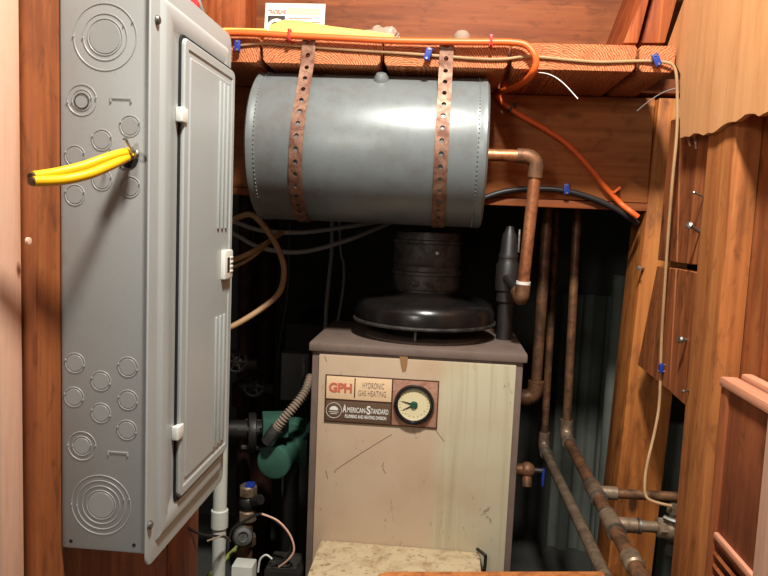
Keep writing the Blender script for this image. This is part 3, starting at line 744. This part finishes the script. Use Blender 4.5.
# ================================================================ LEFT BACK: PUMP, IRON PIPES, WIRES
pc = PY(273, 463, 1.62); pr2 = 18.5*1.62/697
pu = thing('circulator_pump', pc-Vector((0, 0, pr2)), 'green circulator pump motor in the dark left of the boiler', 'pump')
ax = Vector((.14, 1.0, .05)).normalized()
obj('motor', MB().lathe([(0, 0), (pr2-.006, 0), (pr2-.002, .002), (pr2, .006), (pr2, .012), (pr2-.003, .014), (pr2-.003, .075), (pr2+.006, .079), (pr2+.006, .116), (pr2*.6, .13)], pc, ax, 48), M['green'], pu)
jb = PY(275, 424, 1.66)
obj('junction_box', MB().obox(jb, Vector((.030, .008, 0)), Vector((-.012, .04, 0)), (0, 0, .022), .004), M['green'], pu)
obj('volute', MB().lathe([(.03, .125), (.055, .13), (.062, .14), (.062, .165), (.05, .175)], pc, ax, 36), M['green'], pu)
obj('flange', MB().box(pc+Vector((.055, .04, -.02)), pc+Vector((.075, .1, .05)), .003), M['green'], pu)
obj('foot', MB().cyl((pc.x+.03, pc.y+.08, 0), (pc.x+.03, pc.y+.08, pc.z-.02), .02), M['black'], pu)
cb = jb+Vector((.012, -.03, .01))
co = thing('flexible_conduit', cb, 'ribbed metal conduit rising from the green pump to the boiler', 'conduit')
pth = [PY(271, 440, 1.60), PY(277, 428, 1.60), PY(286, 416, 1.60), PY(297, 403, 1.61), PY(306, 390, 1.63), PY(311, 376, 1.66)]
obj('elbow_connector', MB().tube([PY(268, 441, 1.605), PY(271, 436, 1.60), PY(277, 428, 1.60)], .016, 16), M['galv'], co)
nr = [0]
obj('hose', MB().tube(pth[1:], lambda t: .0105+.0018*math.sin(t*2*math.pi*22), 14, res=36), M['stone'], co)
# grey junction box on back
p = PY(280, 400, 2.0); q = PY(302, 354, 2.0)
gb = thing('junction_box', (p.x, 2.0, p.z), 'grey junction box on the wall behind the pump', 'box')
obj('box_body', MB().box((p.x, 2.0, p.z), (q.x+.02, 2.05, q.z), .004), M['greybox'], gb)
obj('bright_edge', MB().box((q.x+.002, 1.992, p.z+.004), (q.x+.012, 2.0, q.z-.006), .002), M['galv'], gb)
obj('back_plate', MB().box((p.x, 2.05, 0), (q.x+.06, 2.4, q.z+.08), .004), M['cement'], gb)
# iron risers
for a, b, d, rr, lab in ((243, 245, 1.95, .02, 'thin rusty iron riser next to the white pipe'), (263, 262, 2.05, .035, 'thick rusty iron riser behind the pump')):
    p = PY(a, 300, d); q = PY(b, 440, d)
    t = thing('iron_pipe', (q.x, d, 0), lab, 'pipe')
    obj('riser', MB().cyl((q.x, d, 0), (p.x, d, 1.39), rr, 24), M['redpipe'], t)
    obj('coupling', MB().cyl((p.x, d, q.z+.10), (p.x, d, q.z+.17), rr*1.3, 24, .004), M['redpipe'], t)
def cock(px, py, d, name, label, handle):
    p = PY(px, py, d); t = thing('valve', p-Vector((0, 0, .02)), label, 'valve')
    obj('body', MB().ball(p, .024, (1.1, 1, 1)).cyl(p-Vector((.05, 0, 0)), p+Vector((.045, 0, 0)), .016, 18, .002), M['black'], t)
    obj('bonnet', MB().cyl(p, p+Vector((.0, -.04, .012)), .012, 8), M['fitting'], t)
    wh = MB(); c = p+Vector((0, -.045, .013))
    wh.lathe([(.026, -.003), (.029, 0), (.026, .003), (.022, 0), (.026, -.003)], c, (0, -1, .3), 28, cap=False)
    for a in range(0, 180, 60):
        v_ = Vector((math.cos(math.radians(a)), .0, math.sin(math.radians(a))))*.025; wh.cyl(c-v_, c+v_, .003, 8)
    obj('hand_wheel', wh, handle, t)
cock(241, 363, 1.72, 'v', 'black valve wheel by the upper white pipe', M['black'])
cock(258, 387, 1.80, 'v', 'dark valve wheel just above the green pump', M['black'])
# flanges left of the pump
p = PY(240, 432, 1.75); fl2 = thing('pipe_flange', p, 'dark bolted flange left of the green pump', 'flange')
obj('plate', MB().lathe([(.02, 0), (.05, .002), (.052, .006), (.052, .02), (.05, .022), (.02, .024)], p+Vector((.02, 0, 0)), (1, .3, 0), 28).cyl(p-Vector((.2, .0, 0)), p+Vector((.09, .03, 0)), .026, 20), M['black'], fl2)
for a in (30, 150, 270):
    c = p+Vector((.018, -.0, 0))+Vector((0, math.cos(math.radians(a))*.04, math.sin(math.radians(a))*.04)); obj('bolt', MB().cyl(c-Vector((.012, 0, 0)), c+Vector((.05, 0, 0)), .006, 6), M['galv'], fl2)
# white pvc pipe
wp = thing('white_pipe', PY(220, 530, 1.36), 'white plastic pipe standing at the far edge of the panel', 'pipe')
p = PY(225, 470, 1.36); q = PY(221.5, 532, 1.36); tp_ = PY(237, 260, 1.36)
p = Vector((PY(219, 530, 1.36).x, 1.36, 0)); tp_ = Vector((PY(236, 250, 1.36).x-.022, 1.36, 1.0)); dv = (tp_-p)
obj('pipe', MB().cyl(p, tp_, .014, 24), M['pvc'], wp)
f = .47; obj('coupling', MB().cyl(p+dv*(f-.02), p+dv*(f+.02), .0175, 24, .002), M['pvc'], wp)
# valve stack with blue handles low on the left
p = PY(247, 545, 1.55); vt = thing('drain_valve', (p.x, 1.55, 0), 'dark brass valve stack with blue handle below the pump', 'valve')
zt = PY(250, 490, 1.55).z
obj('pipe', MB().cyl((p.x, 1.55, 0), (p.x, 1.55, zt-.02), .013, 18), M['darkcopper'], vt)
for dz in (.0, .06, .12): obj('coupling', MB().cyl((p.x, 1.55, p.z+dz), (p.x, 1.55, p.z+dz+.026), .021, 8, .003), M['fitting'], vt)
obj('body', MB().ball((p.x, 1.55, zt-.03), .022).cyl((p.x, 1.55, zt-.03), (p.x+.035, 1.53, zt-.012), .012), M['black'], vt)
obj('handle', MB().box((p.x-.006, 1.535, zt-.008), (p.x+.016, 1.56, zt+.018), .004), M['blue'], vt)['label'] = 'blue handle'
obj('cap_nut', MB().lathe([(.02, 0), (.024, .006), (.02, .012), (.012, .013), (.011, .006)], PY(243, 536, 1.52), (.3, -1, .3), 24), M['galv'], vt)
# wires at the lower left
def wire(name, pts, r, mat, label, cat='wire', group=None, **k):
    return tag(obj(name, MB().tube(path(*pts), r, 8 if r < .004 else 12, **k), mat), label, cat, group)
wire('thin_wire', [(150, 505, 1.18), (182, 524, 1.22), (200, 534, 1.26), (216, 536, 1.3), (226, 538, 1.33), (228, 548, 1.36), (224, 560, 1.38), (222, 590, 1.4)], .0024, M['blackcable'], 'black wire sagging from under the panel to the white pipe')
wire('thin_wire', [(207, 541, 1.28), (216, 538, 1.29), (224, 535.5, 1.31), (230, 541, 1.36)], .0018, M['stone'], 'frayed pale wire crossing the white pipe foot')
wire('thin_wire', [(228, 548, 1.42), (232, 530, 1.42), (245, 521, 1.42), (262, 514, 1.42), (280, 524, 1.42), (289, 536, 1.42), (291, 548, 1.42), (284, 560, 1.42), (270, 566, 1.42)], .003, M['blackcable'], 'black looping wire below the green pump')
wire('thin_wire', [(262, 514, 1.415), (278, 521, 1.41), (290, 535, 1.41), (294, 550, 1.41), (288, 560, 1.41), (279, 567, 1.42)], .0022, M['peach'], 'pink looping wire below the green pump')
wire('thin_wire', [(258, 572, 1.42), (260, 560, 1.42), (266, 555, 1.42), (272, 559, 1.42)], .0022, M['white'], 'short white wire at the bottom by the transformer')
p = PY(265, 573, 1.42)
tr = thing('gas_valve', (p.x+.04, 1.45, 0), 'dark control block with wires at the bottom left of the boiler', 'control')
obj('body', MB().box((p.x, 1.41, 0), (p.x+.082, 1.50, p.z+.012), .004), M['black'], tr)
for k in range(3): obj('terminal', MB().cyl((p.x+.015+k*.024, 1.43, p.z+.01), (p.x+.015+k*.024, 1.43, p.z+.022), .006, 12), M['galv'], tr)
obj('lid', MB().box((p.x+.004, 1.415, p.z+.011), (p.x+.07, 1.49, p.z+.016), .002), M['flue'], tr)
p = PY(231, 577, 1.36); q = PY(252, 568, 1.36)
tag(obj('white_connector', MB().box((p.x, 1.36, 0), (q.x, 1.40, q.z), .003), M['pvc']), 'small cream connector block at the bottom edge left of the boiler', 'connector')
p = PY(205, 580, 1.5); q = PY(240, 545, 1.6)
wire('green_strip', [(200, 586, 1.46), (222, 562, 1.53), (240, 543, 1.6), (242, 520, 1.66)], .006, plain('green_wire', (150, 158, 84), .6), 'yellowish green wire rising at the lower left')

# ================================================================ CABLES
wire('orange_cable', [(205, 34, 1.334), (222, 33.5, 1.334), (245, 33, 1.334), (290, 35.5, 1.334), (340, 38, 1.334), (400, 41, 1.334), (470, 42, 1.334), (512, 42.5, 1.334), (528, 46.5, 1.33), (536, 60, 1.328), (531, 75, 1.345), (518, 85.5, 1.42), (503, 91, 1.52), (497, 94, 1.58), (503, 103, 1.585), (520, 115, 1.584), (545, 129, 1.584), (568, 145, 1.584), (590, 168, 1.584), (605, 187, 1.584), (620, 203, 1.584), (630, 211, 1.570), (638, 217, 1.568)], .0062, M['orange'], 'bright orange cable along the plank ends, then looping down the joist', 'cable', res=8)
wire('tan_cable', [(236, 46, 1.3465), (262, 43.5, 1.3465), (300, 46, 1.3465), (345, 49.5, 1.3465), (400, 53, 1.3465), (440, 56, 1.3465), (480, 59, 1.3465), (505, 59, 1.3465), (530, 56.5, 1.3465), (570, 60, 1.3465), (600, 62, 1.3465), (640, 61, 1.3465), (664, 62, 1.341), (674, 67, 1.338), (677, 85, 1.335), (677, 130, 1.335), (672.5, 180, 1.335), (668.5, 230, 1.3465), (664.5, 290, 1.36), (661.5, 340, 1.37), (659.5, 400, 1.36), (655, 430, 1.34), (648, 460, 1.31), (645, 480, 1.29), (646, 496, 1.28), (655, 502, 1.265), (672, 506, 1.255)], .0028, M['tan'], 'thin tan cable along the plank ends and down the right wall to the valve', 'cable', res=8)
wire('black_cable', [(470, 205, 1.582), (484, 198, 1.582), (505, 191.5, 1.582), (530, 189, 1.582), (560, 190, 1.582), (590, 197.5, 1.582), (614, 208, 1.582), (628, 217, 1.585), (637, 223, 1.6)], .0065, M['blackcable'], 'black cable arching under the reddish joist', 'cable')
wire('grey_cable', [(220, 215, 1.66), (238, 223, 1.66), (262, 230.5, 1.66), (300, 232.5, 1.68), (345, 227, 1.70), (395, 219, 1.74)], .0056, M['greycable'], 'upper grey cable sagging below the tank', 'cable', 'grey cables below the tank')
wire('grey_cable', [(220, 226, 1.65), (238, 236, 1.65), (262, 248, 1.65), (300, 252, 1.66), (345, 241, 1.68), (390, 223, 1.72)], .0056, M['greycable'], 'lower grey cable sagging deeper below the tank', 'cable', 'grey cables below the tank')
wire('tan_cable', [(222, 226, 1.58), (237, 218, 1.57), (252, 215, 1.56), (267, 230, 1.56), (279, 251, 1.56), (284, 270, 1.56), (279.5, 292, 1.55), (261, 309, 1.53), (233, 326, 1.5), (215, 331, 1.49)], .0066, M['tan'], 'long tan cable looping down out of the panel side, left of the flue', 'cable')
wire('tan_cable', [(215, 268, 1.5), (233, 260.5, 1.52), (252, 252, 1.54), (273, 239, 1.6), (282, 232, 1.64)], .006, M['tan'], 'short tan cable rising to the right from the panel edge', 'cable')
wire('tan_cable', [(215, 273, 1.54), (236, 266, 1.55), (254, 256, 1.57), (268, 243, 1.62)], .004, M['tan'], 'thinner darker tan cable just under the short tan one', 'cable')
wire('hanging_cable', [(333, 114, 1.95), (332, 240, 1.95), (330, 270, 1.95), (327, 300, 1.95), (325, 335, 1.95)], .006, M['greycable'], 'dim grey cable hanging left behind the boiler lid', 'cable')
wire('hanging_cable', [(338, 115, 1.97), (340, 240, 1.97), (344, 265, 1.97), (343, 290, 1.97), (337, 325, 1.97)], .004, M['greycable'], 'thin dim cable hanging just left of the draft hood', 'cable')
wire('hanging_cable', [(292, 110, 1.9), (290, 235, 1.9), (287, 300, 1.9), (279, 350, 1.9), (277, 400, 1.9), (278, 430, 1.9)], .007, M['blackcable'], 'black cable hanging straight down behind the pump', 'cable')
wire('bare_wire', [(531, 72, 1.36), (548, 74, 1.33), (562, 82, 1.31), (578, 99, 1.30)], .0009, M['white'], 'thin white wire end curling below the plank near the orange loop', 'wire')
wire('bare_wire', [(676, 88, 1.34), (662, 93, 1.36), (648, 102, 1.38), (637, 111, 1.40)], .0009, M['greycable'], 'thin grey wire end poking left from the tan cable', 'wire')
wire('grey_cable', [(193, -14, 1.14), (198, 2, 1.14), (205, 22, 1.17), (214, 40, 1.22)], .005, M['greycable'], 'grey cable passing the red scrap above the panel', 'cable')
# cable staples
def staple(px, py, d, ang, mat, label, s=1.0, into=Vector((0, 1, 0))):
    p = PY(px, py, d); t = thing('cable_staple', p, label, 'staple', 'plastic cable staples')
    a = math.radians(ang); uu = Vector((math.cos(a), 0, math.sin(a))); vv = Vector((-math.sin(a), 0, math.cos(a)))
    if into.x: uu = Vector((0, 1, 0))
    obj('saddle', MB().obox(p, uu*.006*s, into*.004, vv*.0115*s, .002), mat, t)
    for k in (-1, 1):
        obj('nail', MB().cyl(p+vv*k*.0085*s-into*.0055, p+vv*k*.0085*s+into*.012, .0022*s, 10), M['galv'], t)
staple(237.5, 46, 1.336, 0, M['blue'], 'blue cable staple beside the panel cover corner', .9)
staple(428, 54, 1.333, -15, M['blue'], 'blue cable staple on the plank above the tank')
staple(656.5, 60, 1.336, 25, M['blue'], 'blue cable staple on the plank next to the plywood')
staple(566.5, 189, 1.576, 5, M['blue'], 'blue cable staple on the black cable under the joist')
staple(661, 368, 1.355, 0, M['blue'], 'blue cable staple low on the scuffed wall board', .75, Vector((1, 0, 0)))
def clip(px, py, d, ang, mat, label):
    p = PY(px, py, d); a = math.radians(ang); uu = Vector((math.cos(a), 0, math.sin(a))); vv = Vector((-math.sin(a), 0, math.cos(a)))
    t = thing('cable_clip', p, label, 'clip', 'clips on the orange cable')
    obj('strap', MB().obox(p, uu*.0022, Vector((0, .008, 0)), vv*.0085, .0008), mat, t)
    for k in (-1, 1): obj('ear', MB().obox(p+vv*k*.0085, uu*.0032, Vector((0, .005, 0)), vv*.0022, .0006), mat, t)
clip(289.5, 35, 1.334, 0, M['red'], 'red clip on the orange cable in front of the white card')
clip(491, 41, 1.334, 0, M['red'], 'red clip on the orange cable right of the second strap')
clip(512, 107.5, 1.584, -40, M['black'], 'dark clip on the orange cable at the top of its fall')
clip(616, 190.5, 1.584, -48, M['orange'], 'orange clip on the orange cable near the post')

# ================================================================ THINGS ON THE SHELF OF PLANKS
p = PY(264, 15, 1.44); q = PY(324, 15, 1.44); zt = PY(294, 4.5, 1.46).z
cd = thing('paper_card', ((p.x+q.x)/2, 1.44, 1.434), 'white printed card leaning above the planks at the left', 'card')
H = zt-1.434; cu_ = Vector((0, .012, H)).normalized(); cr = Vector((1, 0, .0))
o = Vector((p.x, 1.44, 1.4345)); Wd = q.x-p.x; nn = cr.cross(cu_)
obj('sheet', MB().poly([o, o+cr*Wd, o+cr*Wd+cu_*H, o+cu_*H], -nn*.002), M['card'], cd)
def cq(u0, u1, v0, v1, mat, name):
    a = o+nn*.0003; return obj(name, MB().poly([a+cr*Wd*u0+cu_*H*v0, a+cr*Wd*u1+cu_*H*v0, a+cr*Wd*u1+cu_*H*v1, a+cr*Wd*u0+cu_*H*v1], nn*.0004), mat, cd)
cq(.05, .34, .10, .72, M['ink'], 'picture'); cq(.37, .93, .76, .90, M['peach'], 'colour_band')
ring = MB(); c = o+cr*Wd*.2+cu_*H*.44+nn*.0006
ring.lathe([(.020, 0), (.020, .0004), (.014, .0004), (.014, 0)], c, nn, 36, cap=False)
ring.poly([c+cr*math.cos(math.radians(a))*.009+cu_*math.sin(math.radians(a))*.009 for a in range(0, 360, 20)], nn*.0004)
obj('ring_mark', ring, M['card'], cd)
text('lettering', 'TRADELINE', o+cr*Wd*.05+cu_*H*.77+nn*.0002, cr, cu_, .0105, M['redink'], cd, 'LEFT', .0003, Wd*.3)
pr3 = MB()
for i, v_ in enumerate((.66, .58, .50, .42, .34)):
    a = o+nn*.0003; u1 = (.80, .93, .88, .93, .7)[i]
    pr3.poly([a+cr*Wd*.40+cu_*H*v_, a+cr*Wd*u1+cu_*H*v_, a+cr*Wd*u1+cu_*H*(v_+.022), a+cr*Wd*.40+cu_*H*(v_+.022)], nn*.0003)
obj('print_lines', pr3, M['stone'], cd)
def flat_prism(px, d, t): 
    P = [PY(a, b, d) for a, b in px]; P = [Vector((v_.x, v_.y, max(v_.z, 1.4345))) for v_ in P]; return MB().poly(P, (0, t, 0), .001, 1)
tag(obj('wood_shim', flat_prism([(268, 40), (269, 25), (284, 19.5), (299, 20), (330, 26), (372, 31), (394, 34.5), (394, 44)], 1.365, .04), M['shim']), 'pale yellow split shim lying in front of the white card', 'shim')
tag(obj('wood_shim', flat_prism([(216, 36), (218, 29), (224, 27.5), (266, 28.5), (266, 36)], 1.37, .03), M['shim']), 'thin yellow shim left of the white card', 'shim')
bg = MB()
t = bmesh.new(); bmesh.ops.create_icosphere(t, subdivisions=4, radius=1)
c = PY(381, 34, 1.45); 
for v_ in t.verts:
    n_ = 1+.35*noise.noise(v_.co*1.7)+.18*noise.noise(v_.co*4.3); v_.co = Vector((v_.co.x*.047*n_, v_.co.y*.035*n_, v_.co.z*.032*n_))+Vector((c.x, 1.45, 1.45))
    v_.co.z = max(v_.co.z, 1.4345)
bg.add(t); tag(obj('plastic_bag', bg, M['bag'], angle=22), 'crumpled clear plastic bag on the planks behind the yellow shim', 'bag')
c = PY(462, 35, 1.39)
tag(obj('round_knob', MB().lathe([(.004, 0), (.012, .001), (.015, .004), (.0165, .014), (.015, .021), (.010, .027), (.004, .029), (0, .0292)], (c.x, 1.385, 1.4342), (0, 0, 1), 32), M['stone']), 'round grey knob standing on the planks by the second strap', 'knob')
p = PX(191, 3, -.35)
rs = MB().poly([PY(a, b, 1.12) for a, b in ((174, -20), (186, -20), (198, 3), (197, 8), (192, 8.5), (184, 1))], (0, .012, 0), .002)
tag(obj('red_scrap', rs, M['red']), 'red plastic scrap hanging above the panel at the top edge', 'scrap')

# bolts and nails in the wall boards
def nail(px, py, x, dx, dy, dz, r, label, name='nail'):
    p = PX(px, py, x); tip = p+Vector((dx, dy, dz)); u_ = (tip-p).normalized()
    tag(obj(name, MB().cyl(p-u_*.012, tip, r, 10).lathe([(r*2, 0), (r*2.1, r*.8), (r*1.2, r*1.6), (0, r*1.7)], tip, u_, 14), M['galv']), label, name)
nail(700, 232, .434, -.022, -.012, .010, .0032, 'bolt sticking out of the upper dark board', 'bolt')
nail(704, 197, .434, -.02, -.008, .006, .0015, 'small nail high beside the rough stud')
nail(687, 340, .434, -.012, -.006, .001, .003, 'bolt head in the lower scuffed board', 'bolt')
nail(689, 391, .42, -.010, -.004, 0, .0016, 'bright nail at the foot of the lower wide board')
p = PY(643, 269, 1.585); tag(obj('screw', MB().cyl(p+Vector((.012, .02, 0)), p+Vector((-.014, -.02, .002)), .0026, 10).lathe([(.005, 0), (.005, .002), (0, .003)], p+Vector((-.014, -.02, .002)), (-.5, -.8, 0), 14), M['galv']), 'screw poking from the golden post edge', 'screw')
p = Vector((-.447, PX(28, 241, -.448).y, PX(28, 241, -.448).z)); tag(obj('nail', MB().lathe([(.004, -.002), (.004, .001), (0, .002)], p, (1, 0, 0), 16), M['jamb']), 'pale nail head in the brown wall left of the panel', 'nail')

for o in bpy.data.objects:
    if '_o' in o: del o['_o']
